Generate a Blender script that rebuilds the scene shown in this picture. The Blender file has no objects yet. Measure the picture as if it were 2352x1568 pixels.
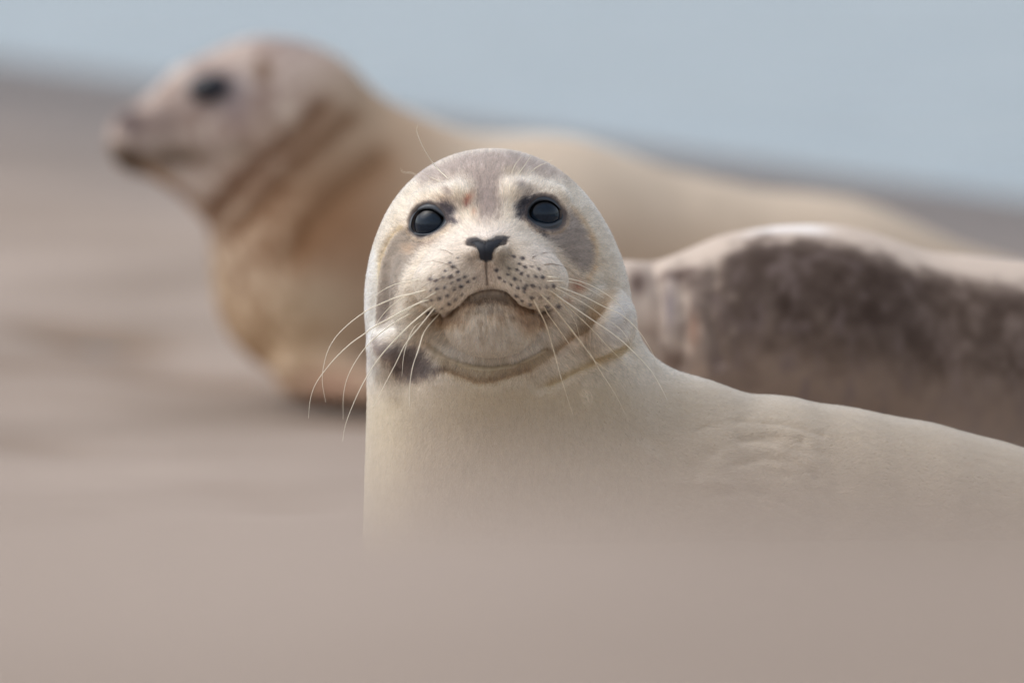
import bpy, math, random
import numpy as np
from mathutils import Vector

# ------------------------------------------------------------------ camera, light, exposure
S = bpy.context.scene
CAM_H = 1.10
THETA = 0.0952                      # camera pitch below the horizontal, radians
D0 = 8.7                            # distance of the front seal
U0 = 0.78 / 2352.0                  # one design unit at the front seal, metres

cam_d = bpy.data.cameras.new("camera")
cam = bpy.data.objects.new("camera", cam_d)
S.collection.objects.link(cam)
cam.location = (0, 0, CAM_H)
cam.rotation_euler = (math.pi / 2 - THETA, 0, 0)
cam_d.sensor_width = 36.0
cam_d.lens = 36.0 * D0 / 0.78
cam_d.clip_start = 0.05
cam_d.clip_end = 5000
cam_d.dof.use_dof = True
cam_d.dof.focus_distance = 8.665
cam_d.dof.aperture_fstop = 4.3
S.camera = cam

SUN_EL = math.radians(56)
SUN_AZ = math.radians(-82)          # from +y (view direction) towards the left
sun_dir = Vector((math.sin(SUN_AZ) * math.cos(SUN_EL), math.cos(SUN_AZ) * math.cos(SUN_EL), math.sin(SUN_EL)))
sd = bpy.data.lights.new("sun", 'SUN')
sd.energy = 0.58
sd.angle = math.radians(60)
sd.color = (1.0, 0.96, 0.90)
so = bpy.data.objects.new("sun", sd)
S.collection.objects.link(so)
so.rotation_euler = sun_dir.to_track_quat('Z', 'Y').to_euler()
so.location = (0, 0, 20)

W = bpy.data.worlds.new("World")
S.world = W
W.use_nodes = True
wn = W.node_tree
wn.nodes.clear()
sky = wn.nodes.new('ShaderNodeTexSky')
sky.sky_type = 'NISHITA'
sky.sun_disc = False
sky.sun_elevation = SUN_EL
sky.sun_rotation = SUN_AZ
sky.dust_density = 2.5
sky.air_density = 1.0
hsv = wn.nodes.new('ShaderNodeHueSaturation')
hsv.inputs['Saturation'].default_value = 0.38
hsv.inputs['Value'].default_value = 1.0
bg = wn.nodes.new('ShaderNodeBackground')
bg.inputs['Strength'].default_value = 0.15
wo = wn.nodes.new('ShaderNodeOutputWorld')
wn.links.new(sky.outputs[0], hsv.inputs['Color'])
wn.links.new(hsv.outputs[0], bg.inputs['Color'])
wn.links.new(bg.outputs[0], wo.inputs['Surface'])

S.view_settings.view_transform = 'Standard'
S.view_settings.look = 'None'
S.view_settings.gamma = 1.0
S.view_settings.exposure = 0.58
S.render.engine = 'CYCLES'
S.cycles.use_denoising = True
S.cycles.max_bounces = 10
S.cycles.adaptive_threshold = 0.004
S.cycles.transparent_max_bounces = 8
try:
    S.cycles_curves.shape = 'RIBBONS'
except Exception:
    pass

rng = np.random.default_rng(7)
random.seed(7)

# ------------------------------------------------------------------ helpers
FWD = np.array([0, math.cos(THETA), -math.sin(THETA)])
UP = np.array([0, math.sin(THETA), math.cos(THETA)])
RT = np.array([1.0, 0, 0])
CAM = np.array([0, 0, CAM_H])


class Frame:
    """Design frame of one seal: p = (across, depth, down) in design units at distance dist."""
    def __init__(s, dist):
        s.dist = dist
        s.u = U0 * dist / D0

    def w(s, p):
        p = np.asarray(p, float)
        return CAM + FWD * (s.dist + p[..., 1:2] * s.u) + RT * ((p[..., 0:1] - 1176) * s.u) + UP * ((784 - p[..., 2:3]) * s.u)

    def wd(s, v):
        v = np.asarray(v, float)
        return FWD * v[..., 1:2] + RT * v[..., 0:1] - UP * v[..., 2:3]


def lin(c):
    c = np.asarray(c, float) / 255.0
    return np.where(c <= 0.04045, c / 12.92, ((c + 0.055) / 1.055) ** 2.4)


def hash3(ix, iy, iz, seed):
    h = (ix.astype(np.int64) * 374761393 + iy.astype(np.int64) * 668265263 + iz.astype(np.int64) * 2147483647 + seed * 144665) & 0xffffffff
    h = ((h ^ (h >> 13)) * 1274126177) & 0xffffffff
    h = ((h ^ (h >> 16)) * 2246822519) & 0xffffffff
    return ((h ^ (h >> 15)) & 0xffff) / 65535.0


def noise(x, y, z=0.0, seed=0):
    x = np.asarray(x, float); y = np.asarray(y, float); z = np.asarray(z, float) + 0 * x
    ix, iy, iz = np.floor(x), np.floor(y), np.floor(z)
    fx, fy, fz = x - ix, y - iy, z - iz
    fx, fy, fz = [t * t * (3 - 2 * t) for t in (fx, fy, fz)]
    r = 0
    for a in (0, 1):
        for b in (0, 1):
            for c in (0, 1):
                wgt = (fx if a else 1 - fx) * (fy if b else 1 - fy) * (fz if c else 1 - fz)
                r = r + wgt * hash3(ix + a, iy + b, iz + c, seed)
    return r * 2 - 1


def fbm(x, y, z=0.0, seed=0, octv=3):
    r = 0; a = 1.0; t = 0
    for o in range(octv):
        r = r + a * noise(x * 2 ** o, y * 2 ** o, np.asarray(z) * 2 ** o, seed + o * 17)
        t += a; a *= 0.5
    return r / t


def sm(e0, e1, x):
    t = np.clip((x - e0) / (e1 - e0), 0, 1)
    return t * t * (3 - 2 * t)


def ell(p, c, r):
    q = p - np.array(c, float)
    r = np.array(r, float)
    k0 = np.sqrt((((q / r) ** 2).sum(-1)))
    k1 = np.sqrt((((q / (r * r)) ** 2).sum(-1))) + 1e-9
    return k0 * (k0 - 1) / k1


def cap(p, a, ra, b, rb, sy=1.0):
    """tapered capsule, sy squashes the depth axis"""
    a = np.array(a, float); b = np.array(b, float)
    ab = b - a
    t = np.clip(((p - a) @ ab) / (ab @ ab), 0, 1)
    q = p - (a + t[..., None] * ab)
    q = q * np.array([1, 1 / sy, 1])
    return np.sqrt((q * q).sum(-1)) - (ra + (rb - ra) * t)


def smin(a, b, k):
    h = np.clip(0.5 + 0.5 * (b - a) / k, 0, 1)
    return b * (1 - h) + a * h - k * h * (1 - h)


def seg_dist(x, y, pts):
    d = np.full(x.shape, 1e9)
    for (x0, y0), (x1, y1) in zip(pts[:-1], pts[1:]):
        dx, dy = x1 - x0, y1 - y0
        t = np.clip(((x - x0) * dx + (y - y0) * dy) / (dx * dx + dy * dy + 1e-9), 0, 1)
        d = np.minimum(d, np.hypot(x - x0 - t * dx, y - y0 - t * dy))
    return d


def poly_sd(x, y, pts):
    d = seg_dist(x, y, list(pts) + [pts[0]])
    ins = np.zeros(x.shape, bool)
    n = len(pts)
    for i in range(n):
        x0, y0 = pts[i]; x1, y1 = pts[(i + 1) % n]
        c = ((y0 > y) != (y1 > y)) & (x < (x1 - x0) * (y - y0) / (y1 - y0 + 1e-12) + x0)
        ins ^= c
    return np.where(ins, -d, d)


def zmap(pts, ox, oy, s):
    return [(ox + s * a, oy + s * b) for a, b in pts]


Z1 = lambda pts: zmap(pts, 796.25, 306.25, 0.3125)
Z2 = lambda pts: zmap(pts, 888.1, 428.75, 0.09766)
Z3 = lambda pts: zmap(pts, 1133.1, 428.75, 0.11717)
Z4 = lambda pts: zmap(pts, 918.75, 520.6, 0.1953)
Z5 = lambda pts: zmap(pts, 673.75, 581.9, 0.2734)
Z6 = lambda pts: zmap(pts, 1194.4, 551.25, 0.2734)
Z7 = lambda pts: zmap(pts, 183.75, 61.25, 0.3125)


def surface_nets(f, xs, ys, zs):
    X, Y, Z = np.meshgrid(xs, ys, zs, indexing='ij')
    F = np.empty(X.shape, np.float32)
    for i in range(0, X.shape[0], 8):
        F[i:i + 8] = f(np.stack([X[i:i + 8], Y[i:i + 8], Z[i:i + 8]], -1))
    ins = F < 0
    c = np.zeros((len(xs) - 1, len(ys) - 1, len(zs) - 1), np.int8)
    for a in (0, 1):
        for b in (0, 1):
            for d in (0, 1):
                c += ins[a:a + c.shape[0], b:b + c.shape[1], d:d + c.shape[2]]
    mask = (c > 0) & (c < 8)
    idx = -np.ones(c.shape, np.int64)
    I = np.argwhere(mask)
    idx[mask] = np.arange(len(I))
    V = np.stack([(xs[I[:, 0]] + xs[I[:, 0] + 1]) / 2, (ys[I[:, 1]] + ys[I[:, 1] + 1]) / 2, (zs[I[:, 2]] + zs[I[:, 2] + 1]) / 2], -1)
    Q = []
    e = ins[:-1] != ins[1:]
    E = np.argwhere(e[:, 1:-1, 1:-1]) + [0, 1, 1]
    i, j, k = E.T
    q = np.stack([idx[i, j - 1, k - 1], idx[i, j, k - 1], idx[i, j, k], idx[i, j - 1, k]], -1)
    fl = ins[i, j, k]; q[~fl] = q[~fl][:, ::-1]; Q.append(q)
    e = ins[:, :-1] != ins[:, 1:]
    E = np.argwhere(e[1:-1, :, 1:-1]) + [1, 0, 1]
    i, j, k = E.T
    q = np.stack([idx[i - 1, j, k - 1], idx[i - 1, j, k], idx[i, j, k], idx[i, j, k - 1]], -1)
    fl = ins[i, j, k]; q[~fl] = q[~fl][:, ::-1]; Q.append(q)
    e = ins[:, :, :-1] != ins[:, :, 1:]
    E = np.argwhere(e[1:-1, 1:-1]) + [1, 1, 0]
    i, j, k = E.T
    q = np.stack([idx[i - 1, j - 1, k], idx[i, j - 1, k], idx[i, j, k], idx[i - 1, j, k]], -1)
    fl = ins[i, j, k]; q[~fl] = q[~fl][:, ::-1]; Q.append(q)
    return V, np.concatenate(Q)


def grad(f, P, h=1.0):
    G = np.empty(P.shape)
    for a in range(3):
        d = np.zeros(3); d[a] = h
        G[:, a] = (f(P + d) - f(P - d)) / (2 * h)
    return G


def project(f, P, it=4, mx=12.0):
    for _ in range(it):
        g = grad(f, P)
        n2 = (g * g).sum(-1) + 1e-6
        st = (f(P) / n2)[:, None] * g
        L = np.linalg.norm(st, axis=1, keepdims=True)
        P = P - st * np.minimum(1, mx / (L + 1e-9))
    return P


def subdivide(V, Q):
    n = len(V)
    ed = np.concatenate([Q[:, [0, 1]], Q[:, [1, 2]], Q[:, [2, 3]], Q[:, [3, 0]]])
    key = np.sort(ed, axis=1)
    u, inv = np.unique(key[:, 0] * n + key[:, 1], return_inverse=True)
    inv = inv.ravel()
    a, b = u // n, u % n
    Em = (V[a] + V[b]) / 2
    Fc = V[Q].mean(1)
    m = len(Q)
    e = inv.reshape(4, m).T + n
    fc = n + len(Em) + np.arange(m)
    Qn = np.concatenate([np.stack([Q[:, i], e[:, i], fc, e[:, (i + 3) % 4]], -1) for i in range(4)])
    return np.concatenate([V, Em, Fc]), Qn


def mesh_obj(name, V, F, mat=None, parent=None, smooth=True, color=None, matrix_parent=None):
    me = bpy.data.meshes.new(name)
    V = np.asarray(V, np.float32)
    F = np.asarray(F, np.int32)
    me.vertices.add(len(V)); me.vertices.foreach_set('co', V.ravel())
    k = F.shape[1]
    me.loops.add(F.size); me.loops.foreach_set('vertex_index', F.ravel())
    me.polygons.add(len(F))
    me.polygons.foreach_set('loop_start', np.arange(len(F), dtype=np.int32) * k)
    me.polygons.foreach_set('loop_total', np.full(len(F), k, np.int32))
    me.polygons.foreach_set('use_smooth', np.full(len(F), smooth))
    me.update(calc_edges=True)
    if color is not None:
        at = me.color_attributes.new('coat', 'FLOAT_COLOR', 'POINT')
        c = np.ones((len(V), 4), np.float32); c[:, :3] = color
        at.data.foreach_set('color', c.ravel())
    if mat: me.materials.append(mat)
    o = bpy.data.objects.new(name, me)
    S.collection.objects.link(o)
    if parent is not None:
        o.parent = parent
    return o


def to_local(V, root_loc):
    return V - np.asarray(root_loc)


def grid_patch(px, py):
    n, m = px.shape
    I = np.arange(n * m).reshape(n, m)
    return np.stack([I[:-1, :-1], I[1:, :-1], I[1:, 1:], I[:-1, 1:]], -1).reshape(-1, 4)


def tube(pts, r0, r1, seg=6, lumps=None):
    pts = np.asarray(pts, float)
    # Catmull-Rom resample
    P = np.concatenate([[2 * pts[0] - pts[1]], pts, [2 * pts[-1] - pts[-2]]])
    out = []
    for i in range(1, len(P) - 2):
        for t in np.linspace(0, 1, 7)[:-1]:
            a, b, c, d = P[i - 1:i + 3]
            out.append(0.5 * ((2 * b) + (c - a) * t + (2 * a - 5 * b + 4 * c - d) * t * t + (3 * b - a - 3 * c + d) * t ** 3))
    out.append(pts[-1])
    C = np.array(out)
    n = len(C)
    T = np.gradient(C, axis=0); T /= np.linalg.norm(T, axis=1, keepdims=True) + 1e-12
    A = np.cross(T, [0.3, 0.2, 0.9]); A /= np.linalg.norm(A, axis=1, keepdims=True)
    B = np.cross(T, A)
    t = np.linspace(0, 1, n)
    R = r0 + (r1 - r0) * t ** 1.1
    if lumps is not None:
        R = R * (1 + lumps * np.clip(rng.normal(0, 1, n), -0.6, 2.0) * sm(0.15, 0.4, t) * (1 - sm(0.7, 1.0, t)))
    th = np.arange(seg) * 2 * math.pi / seg
    V = (C[:, None] + R[:, None, None] * (np.cos(th)[None, :, None] * A[:, None] + np.sin(th)[None, :, None] * B[:, None])).reshape(-1, 3)
    F = []
    for i in range(n - 1):
        for j in range(seg):
            F.append((i * seg + j, i * seg + (j + 1) % seg, (i + 1) * seg + (j + 1) % seg, (i + 1) * seg + j))
    return V, np.array(F)


# ------------------------------------------------------------------ materials
def new_mat(name):
    m = bpy.data.materials.new(name)
    m.use_nodes = True
    nt = m.node_tree
    b = nt.nodes['Principled BSDF']
    return m, nt, b


def coat_mat(name, bump=0.3, scale=900, rough=0.85):
    m, nt, b = new_mat(name)
    a = nt.nodes.new('ShaderNodeAttribute'); a.attribute_name = 'coat'
    nt.links.new(a.outputs['Color'], b.inputs['Base Color'])
    b.inputs['Roughness'].default_value = rough
    b.inputs['Specular IOR Level'].default_value = 0.15
    tc = nt.nodes.new('ShaderNodeTexCoord')
    nz = nt.nodes.new('ShaderNodeTexNoise'); nz.inputs['Scale'].default_value = scale; nz.inputs['Detail'].default_value = 3
    bp = nt.nodes.new('ShaderNodeBump'); bp.inputs['Strength'].default_value = bump; bp.inputs['Distance'].default_value = 0.001
    nt.links.new(tc.outputs['Object'], nz.inputs['Vector'])
    nt.links.new(nz.outputs[0], bp.inputs['Height'])
    nt.links.new(bp.outputs[0], b.inputs['Normal'])
    return m


def hair_mat(name):
    m = bpy.data.materials.new(name)
    m.use_nodes = True
    nt = m.node_tree
    nt.nodes.clear()
    a = nt.nodes.new('ShaderNodeAttribute'); a.attribute_name = 'coat'
    h = nt.nodes.new('ShaderNodeBsdfHairPrincipled')
    h.parametrization = 'COLOR'
    h.inputs['Roughness'].default_value = 0.55
    h.inputs['Radial Roughness'].default_value = 0.7
    h.inputs['Random Roughness'].default_value = 0.1
    o = nt.nodes.new('ShaderNodeOutputMaterial')
    nt.links.new(a.outputs['Color'], h.inputs['Color'])
    nt.links.new(h.outputs[0], o.inputs['Surface'])
    return m


def plain_mat(name, col, rough=0.5, spec=0.5, coat=0.0, noise_amt=0.0, scale=300):
    m, nt, b = new_mat(name)
    c = list(lin(col)) + [1]
    b.inputs['Base Color'].default_value = c
    b.inputs['Roughness'].default_value = rough
    b.inputs['Specular IOR Level'].default_value = spec
    b.inputs['Coat Weight'].default_value = coat
    b.inputs['Coat Roughness'].default_value = 0.08
    if noise_amt:
        tc = nt.nodes.new('ShaderNodeTexCoord')
        nz = nt.nodes.new('ShaderNodeTexNoise'); nz.inputs['Scale'].default_value = scale; nz.inputs['Detail'].default_value = 4
        mx = nt.nodes.new('ShaderNodeMix'); mx.data_type = 'RGBA'
        mx.inputs['A'].default_value = [v * (1 - noise_amt) for v in c[:3]] + [1]
        mx.inputs['B'].default_value = [min(1, v * (1 + noise_amt)) for v in c[:3]] + [1]
        nt.links.new(tc.outputs['Object'], nz.inputs['Vector'])
        nt.links.new(nz.outputs[0], mx.inputs['Factor'])
        nt.links.new(mx.outputs['Result'], b.inputs['Base Color'])
        bp = nt.nodes.new('ShaderNodeBump'); bp.inputs['Strength'].default_value = 0.4; bp.inputs['Distance'].default_value = 0.0006
        nt.links.new(nz.outputs[0], bp.inputs['Height'])
        nt.links.new(bp.outputs[0], b.inputs['Normal'])
    return m


# ------------------------------------------------------------------ the beach: sand sheet and water
def wl(x, y):
    """signed distance (m) beyond the waterline"""
    return (y - (14.3 - 1.79 * x)) / math.hypot(1, 1.79)


MARKS = ((-0.50, 11.75, -0.43, 11.6, -0.012, 0.05), (-0.43, 11.6, -0.385, 11.48, -0.022, 0.045), (-0.51, 11.3, -0.39, 11.32, -0.013, 0.045),
         (-0.36, 11.2, -0.25, 11.1, -0.012, 0.05), (-0.15, 10.75, -0.09, 10.7, -0.012, 0.05), (-0.47, 10.55, -0.42, 10.45, -0.006, 0.05),
         (-0.26, 10.15, -0.20, 9.95, -0.005, 0.05))


def sand_z(x, y):
    berm = 0.7175 * (1 - sm(3.5, 5.4, y + 0.06 * np.sin(x * 1.3) + 0.03 * x))
    berm = berm * (1 + 0.016 * fbm(x * 2.6 + 9, y * 2.2, 0, 41, 3))
    s = wl(x, y)
    slope = -0.018 * np.clip(s + 1.0, 0, 60)
    z = berm + slope
    near = 1 - sm(13, 20, y)
    near = near * (1 - sm(-3.2, -1.8, s))
    z = z + near * (0.003 + 0.004 * sm(9.5, 11.2, y)) * fbm(x * 2.3 + 3, y * 1.1, 0, 3, 4)
    z = z + near * 0.006 * np.clip(fbm(x * 7, y * 3.4, 0, 11, 3), -0.2, 1) * (1 - 0.7 * sm(5.5, 4.5, y))
    # scuffed drag marks left of the seals
    for (x0, y0, x1, y1, a, w) in MARKS:
        z = z + a * np.exp(-(seg_dist(x, y, [(x0, y0), (x1, y1)]) / w) ** 2)
    return z


def axis(parts):
    out = []
    for a, b, st in parts:
        out.append(np.arange(a, b, st))
    out.append([parts[-1][1]])
    return np.unique(np.concatenate(out))


gx = axis([(-400, -40, 40), (-40, -5, 2.5), (-5, -1.4, 0.2), (-1.4, 1.4, 0.02), (1.4, 5, 0.2), (5, 40, 2.5), (40, 400, 40)])
gy = axis([(-100, -4, 8), (-4, 3.2, 0.2), (3.2, 12.5, 0.02), (12.5, 20, 0.08), (20, 60, 2), (60, 800, 60)])
GX, GY = np.meshgrid(gx, gy, indexing='ij')
GZ = sand_z(GX, GY)
sand_m, nt, b = new_mat("pale_sand")
tc = nt.nodes.new('ShaderNodeTexCoord')
n1 = nt.nodes.new('ShaderNodeTexNoise'); n1.inputs['Scale'].default_value = 2.2; n1.inputs['Detail'].default_value = 5
n2 = nt.nodes.new('ShaderNodeTexNoise'); n2.inputs['Scale'].default_value = 600; n2.inputs['Detail'].default_value = 4
n3 = nt.nodes.new('ShaderNodeTexNoise'); n3.inputs['Scale'].default_value = 60; n3.inputs['Detail'].default_value = 4
for n in (n1, n2, n3):
    nt.links.new(tc.outputs['Object'], n.inputs['Vector'])
cr = nt.nodes.new('ShaderNodeValToRGB')
cr.color_ramp.elements[0].position = 0.3; cr.color_ramp.elements[0].color = (*lin((149, 133, 119)), 1)
cr.color_ramp.elements[1].position = 0.7; cr.color_ramp.elements[1].color = (*lin((188, 171, 158)), 1)
nt.links.new(n1.outputs[0], cr.inputs[0])
g = nt.nodes.new('ShaderNodeMix'); g.data_type = 'RGBA'; g.blend_type = 'MULTIPLY'; g.inputs['Factor'].default_value = 0.35
nt.links.new(cr.outputs[0], g.inputs['A'])
nt.links.new(n2.outputs[0], g.inputs['B'])
wet = nt.nodes.new('ShaderNodeAttribute'); wet.attribute_name = 'wet'
w2 = nt.nodes.new('ShaderNodeMix'); w2.data_type = 'RGBA'
w2.inputs['B'].default_value = (*lin((118, 112, 109)), 1)
nt.links.new(wet.outputs['Fac'], w2.inputs['Factor'])
nt.links.new(g.outputs['Result'], w2.inputs['A'])
dmp = nt.nodes.new('ShaderNodeAttribute'); dmp.attribute_name = 'damp'
w3 = nt.nodes.new('ShaderNodeMix'); w3.data_type = 'RGBA'
w3.inputs['B'].default_value = (*lin((118, 98, 80)), 1)
nt.links.new(dmp.outputs['Fac'], w3.inputs['Factor'])
nt.links.new(w2.outputs['Result'], w3.inputs['A'])
nt.links.new(w3.outputs['Result'], b.inputs['Base Color'])
b.inputs['Roughness'].default_value = 0.9
b.inputs['Specular IOR Level'].default_value = 0.2
bp = nt.nodes.new('ShaderNodeBump'); bp.inputs['Strength'].default_value = 0.5; bp.inputs['Distance'].default_value = 0.003
ad = nt.nodes.new('ShaderNodeMath'); ad.operation = 'ADD'
nt.links.new(n2.outputs[0], ad.inputs[0]); nt.links.new(n3.outputs[0], ad.inputs[1])
nt.links.new(ad.outputs[0], bp.inputs['Height'])
nt.links.new(bp.outputs[0], b.inputs['Normal'])
sand = mesh_obj("sand_beach", np.stack([GX, GY, GZ], -1).reshape(-1, 3), grid_patch(GX, GY), sand_m)
sand['kind'] = 'structure'
at = sand.data.attributes.new('wet', 'FLOAT', 'POINT')
at.data.foreach_set('value', sm(-1.0, -0.1, wl(GX, GY) + 0.25 * noise(GX * 1.5, GY * 1.5)).astype(np.float32).ravel())
at = sand.data.attributes.new('damp', 'FLOAT', 'POINT')
at.data.foreach_set('value', np.clip(sum((-m[4] * 60) * np.exp(-(seg_dist(GX, GY, [m[:2], m[2:4]]) / m[5]) ** 2) for m in MARKS), 0, 0.8).astype(np.float32).ravel())

wx = axis([(-400, -40, 60), (-40, 40, 4), (40, 400, 60)])
wy = axis([(9, 60, 1.5), (60, 800, 60)])
WX, WY = np.meshgrid(wx, wy, indexing='ij')
water_m, nt, b = new_mat("shallow_sea")
b.inputs['Base Color'].default_value = (*lin((128, 143, 151)), 1)
b.inputs['Roughness'].default_value = 0.22
b.inputs['IOR'].default_value = 1.33
tc = nt.nodes.new('ShaderNodeTexCoord')
n1 = nt.nodes.new('ShaderNodeTexNoise'); n1.inputs['Scale'].default_value = 2.2; n1.inputs['Detail'].default_value = 6
mp = nt.nodes.new('ShaderNodeMapping'); mp.inputs['Scale'].default_value = (1, 1.6, 1)
nt.links.new(tc.outputs['Object'], mp.inputs['Vector']); nt.links.new(mp.outputs[0], n1.inputs['Vector'])
bp = nt.nodes.new('ShaderNodeBump'); bp.inputs['Strength'].default_value = 0.6; bp.inputs['Distance'].default_value = 0.12
nt.links.new(n1.outputs[0], bp.inputs['Height']); nt.links.new(bp.outputs[0], b.inputs['Normal'])
water = mesh_obj("sea_water", np.stack([WX, WY, 0 * WX - 0.0205], -1).reshape(-1, 3), grid_patch(WX, WY), water_m)
water['kind'] = 'structure'


# ------------------------------------------------------------------ seal building
def seal_root(name, loc, label, group):
    o = bpy.data.objects.new(name, None)
    S.collection.objects.link(o)
    o.location = loc
    o.empty_display_size = 0.1
    o['label'] = label; o['category'] = 'seal'
    if group: o['group'] = group
    return o


def front_depth(f, px, py, start=-420.0, it=60):
    px = np.atleast_1d(np.asarray(px, float)); py = np.atleast_1d(np.asarray(py, float))
    d = np.full(px.shape, start)
    for _ in range(it):
        v = f(np.stack([px, d, py], -1))
        d = d + np.clip(v, -20, 20) * 0.8
    return d


def mixc(c, col, w):
    w = np.clip(w, 0, 1)[..., None]
    return c * (1 - w) + np.asarray(col, float) * w


def tag_part(o, label):
    o['label'] = label


# ================================================================== FRONT SEAL
FA = Frame(D0)
EYES = {
    'l': dict(c=(984, 511), ap=Z2([(590, 900), (640, 720), (740, 620), (870, 555), (1050, 550), (1200, 620), (1320, 720), (1350, 790), (1250, 950), (1100, 1060), (950, 1110), (780, 1110), (660, 1060), (600, 980)]),
              out=Z2([(545, 950), (555, 800), (640, 620), (760, 480), (950, 405), (1150, 430), (1300, 560), (1400, 720), (1440, 830), (1350, 950), (1200, 1060), (1000, 1150), (800, 1190), (650, 1130), (570, 1040)])),
    'r': dict(c=(1252, 489), ap=Z3([(705, 560), (720, 450), (800, 350), (920, 295), (1060, 290), (1180, 340), (1280, 440), (1330, 560), (1310, 620), (1200, 700), (1060, 725), (900, 700), (780, 650)]),
              out=Z3([(640, 600), (650, 420), (750, 300), (870, 215), (1000, 190), (1130, 230), (1250, 330), (1350, 470), (1390, 600), (1360, 720), (1280, 820), (1150, 860), (980, 840), (840, 770), (720, 680)])),
}
MOUTH = Z1([(640, 1345), (740, 1335), (800, 1310), (860, 1270), (920, 1205), (1000, 1172), (1080, 1162), (1150, 1180), (1200, 1222), (1250, 1278), (1330, 1312), (1420, 1322), (1500, 1300)])
NOSE = Z4([(790, 202), (815, 165), (880, 145), (940, 150), (1000, 178), (1080, 142), (1190, 128), (1262, 142), (1240, 185), (1160, 208), (1110, 265), (1085, 340), (1085, 400), (1018, 432), (948, 400), (938, 320), (905, 250), (850, 210)])


SPINE = []
for _x, _top, _r, _d, _sl in ((1430, 894, 330, 290, 0.0), (1600, 895, 350, 318, 0.03), (1760, 907, 368, 350, 0.08), (1900, 928, 385, 385, 0.14), (2069, 958, 398, 430, 0.19), (2219, 993, 400, 475, 0.25),
                             (2352, 1030, 398, 520, 0.29), (2500, 1076, 392, 580, 0.32), (2700, 1144, 380, 660, 0.34), (2900, 1215, 368, 750, 0.34)):
    SPINE.append((_x, _d, _top + 4 + _r * math.sqrt(1 + _sl * _sl), _r))


NOSE_LEATHER = Z4([(845, 200), (862, 165), (925, 155), (1000, 184), (1080, 148), (1165, 140), (1222, 158), (1195, 192), (1160, 208), (1110, 265), (1085, 340), (1085, 400), (1018, 432), (948, 400), (938, 320), (905, 250), (875, 220)])


def head_base(p):
    f = ell(p, (1128, 70, 572), (246, 235, 227))            # cranium
    f = smin(f, ell(p, (1136, 150, 640), (283, 235, 248)), 60)   # back of the head, jowls
    f = smin(f, cap(p, (1148, 190, 760), 299, (1160, 250, 1300), 328), 70)   # neck
    b = None
    for q0, q1 in zip(SPINE[:-1], SPINE[1:]):
        c = cap(p, q0[:3], q0[3], q1[:3], q1[3])
        b = c if b is None else smin(b, c, 5)
    b = smin(b, cap(p, (1350, 280, 1042), 172, (1570, 300, 1072), 196), 50)
    f = smin(f, b, 215)
    f = smin(f, cap(p, SPINE[-1][:3], SPINE[-1][3], (4000, 1200, 1780), 190), 120)
    f = smin(f, cap(p, (4000, 1200, 1800), 160, (4550, 1400, 1900), 70), 100)
    return f


def seal_f(p):
    f = head_base(p)
    # muzzle: bridge, two whisker pads, chin
    f = smin(f, ell(p, (1120, -140, 600), (128, 150, 84)), 70)
    f = smin(f, ell(p, (1046, -205, 652), (90, 88, 68)), 46)
    f = smin(f, ell(p, (1206, -205, 646), (94, 88, 70)), 50)
    f = smin(f, ell(p, (1118, -265, 578), (40, 44, 26)), 26)
    f = smin(f, ell(p, (1127, -146, 732), (106, 114, 80)), 26)
    # puffy cheek roll on the left, jowl on the right
    f = smin(f, ell(p, (950, -90, 680), (48, 80, 95)), 50)
    f = smin(f, ell(p, (1388, 5, 742), (68, 108, 82)), 26)
    f = smin(f, ell(p, (908, 40, 800), (54, 84, 44)), 60)
    # brow ridges
    f = smin(f, cap(p, (965, -75, 466), 8, (1050, -108, 450), 12), 60)
    f = smin(f, cap(p, (1190, -115, 438), 12, (1285, -75, 452), 8), 60)
    return f


# sculpting strokes in the (across, down) plane: (points, width, depth in units, +in / -out)
STROKES = [
    (MOUTH, 7, 11), (MOUTH, 3, 7),
    (Z4([(1015, 430), (1020, 560), (1030, 700)]), 4, 5),
    (Z4([(790, 208), (860, 222), (915, 262), (935, 330), (945, 395)]), 4, 8),
    (Z4([(1240, 198), (1160, 215), (1118, 270), (1092, 340), (1088, 395)]), 4, 8),
    (Z1([(350, 720), (290, 820), (245, 940), (222, 1100), (205, 1300), (205, 1420)]), 7, 8),       # cheek edge on the left
    (Z1([(390, 690), (480, 900), (400, 1030), (375, 1160), (370, 1250), (250, 1400)]), 16, 3),
    ([(985, 790), (1035, 816), (1080, 831), (1127, 836), (1185, 828), (1250, 795)], 10, 17),
    ([(1024, 842), (1097, 870), (1133, 868), (1213, 843), (1290, 794), (1326, 766), (1380, 697)], 17, 8),
    ([(1290, 794), (1326, 766), (1380, 697), (1398, 660)], 22, 7),   # under the chin
    ([(1240, 885), (1280, 869), (1340, 837), (1400, 812), (1445, 792)], 16, 9),
    (Z1([(1640, 1180), (1700, 1080), (1800, 1000)]), 14, 5),
    ([(860, 760), (915, 742), (960, 760)], 9, 5),
    ([(850, 805), (900, 822), (960, 880)], 11, 6),
    ([(1585, 1065), (1620, 1030), (1700, 1008), (1780, 1015), (1850, 1040)], 12, 3.2),
    ([(1590, 1110), (1600, 1060), (1640, 1040)], 12, 2.6),
    ([(1680, 1072), (1750, 1050), (1820, 1060), (1880, 1100)], 11, 2.8),
    ([(1700, 1010), (1760, 1000), (1840, 1012)], 9, 2),
    ([(1760, 1085), (1830, 1095), (1880, 1150)], 11, 2.8),
    ([(1560, 1100), (1640, 1110), (1720, 1100), (1800, 1120)], 14, -4),
    ([(1600, 985), (1700, 968), (1800, 975), (1890, 1000)], 7, 2),
    ([(1640, 1135), (1720, 1125), (1800, 1150), (1840, 1190)], 9, 3),
    ([(1840, 1010), (1900, 1050), (1930, 1120)], 10, 3),
    ([(1480, 1000), (1530, 1040), (1570, 1100)], 16, 3),
]


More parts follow.
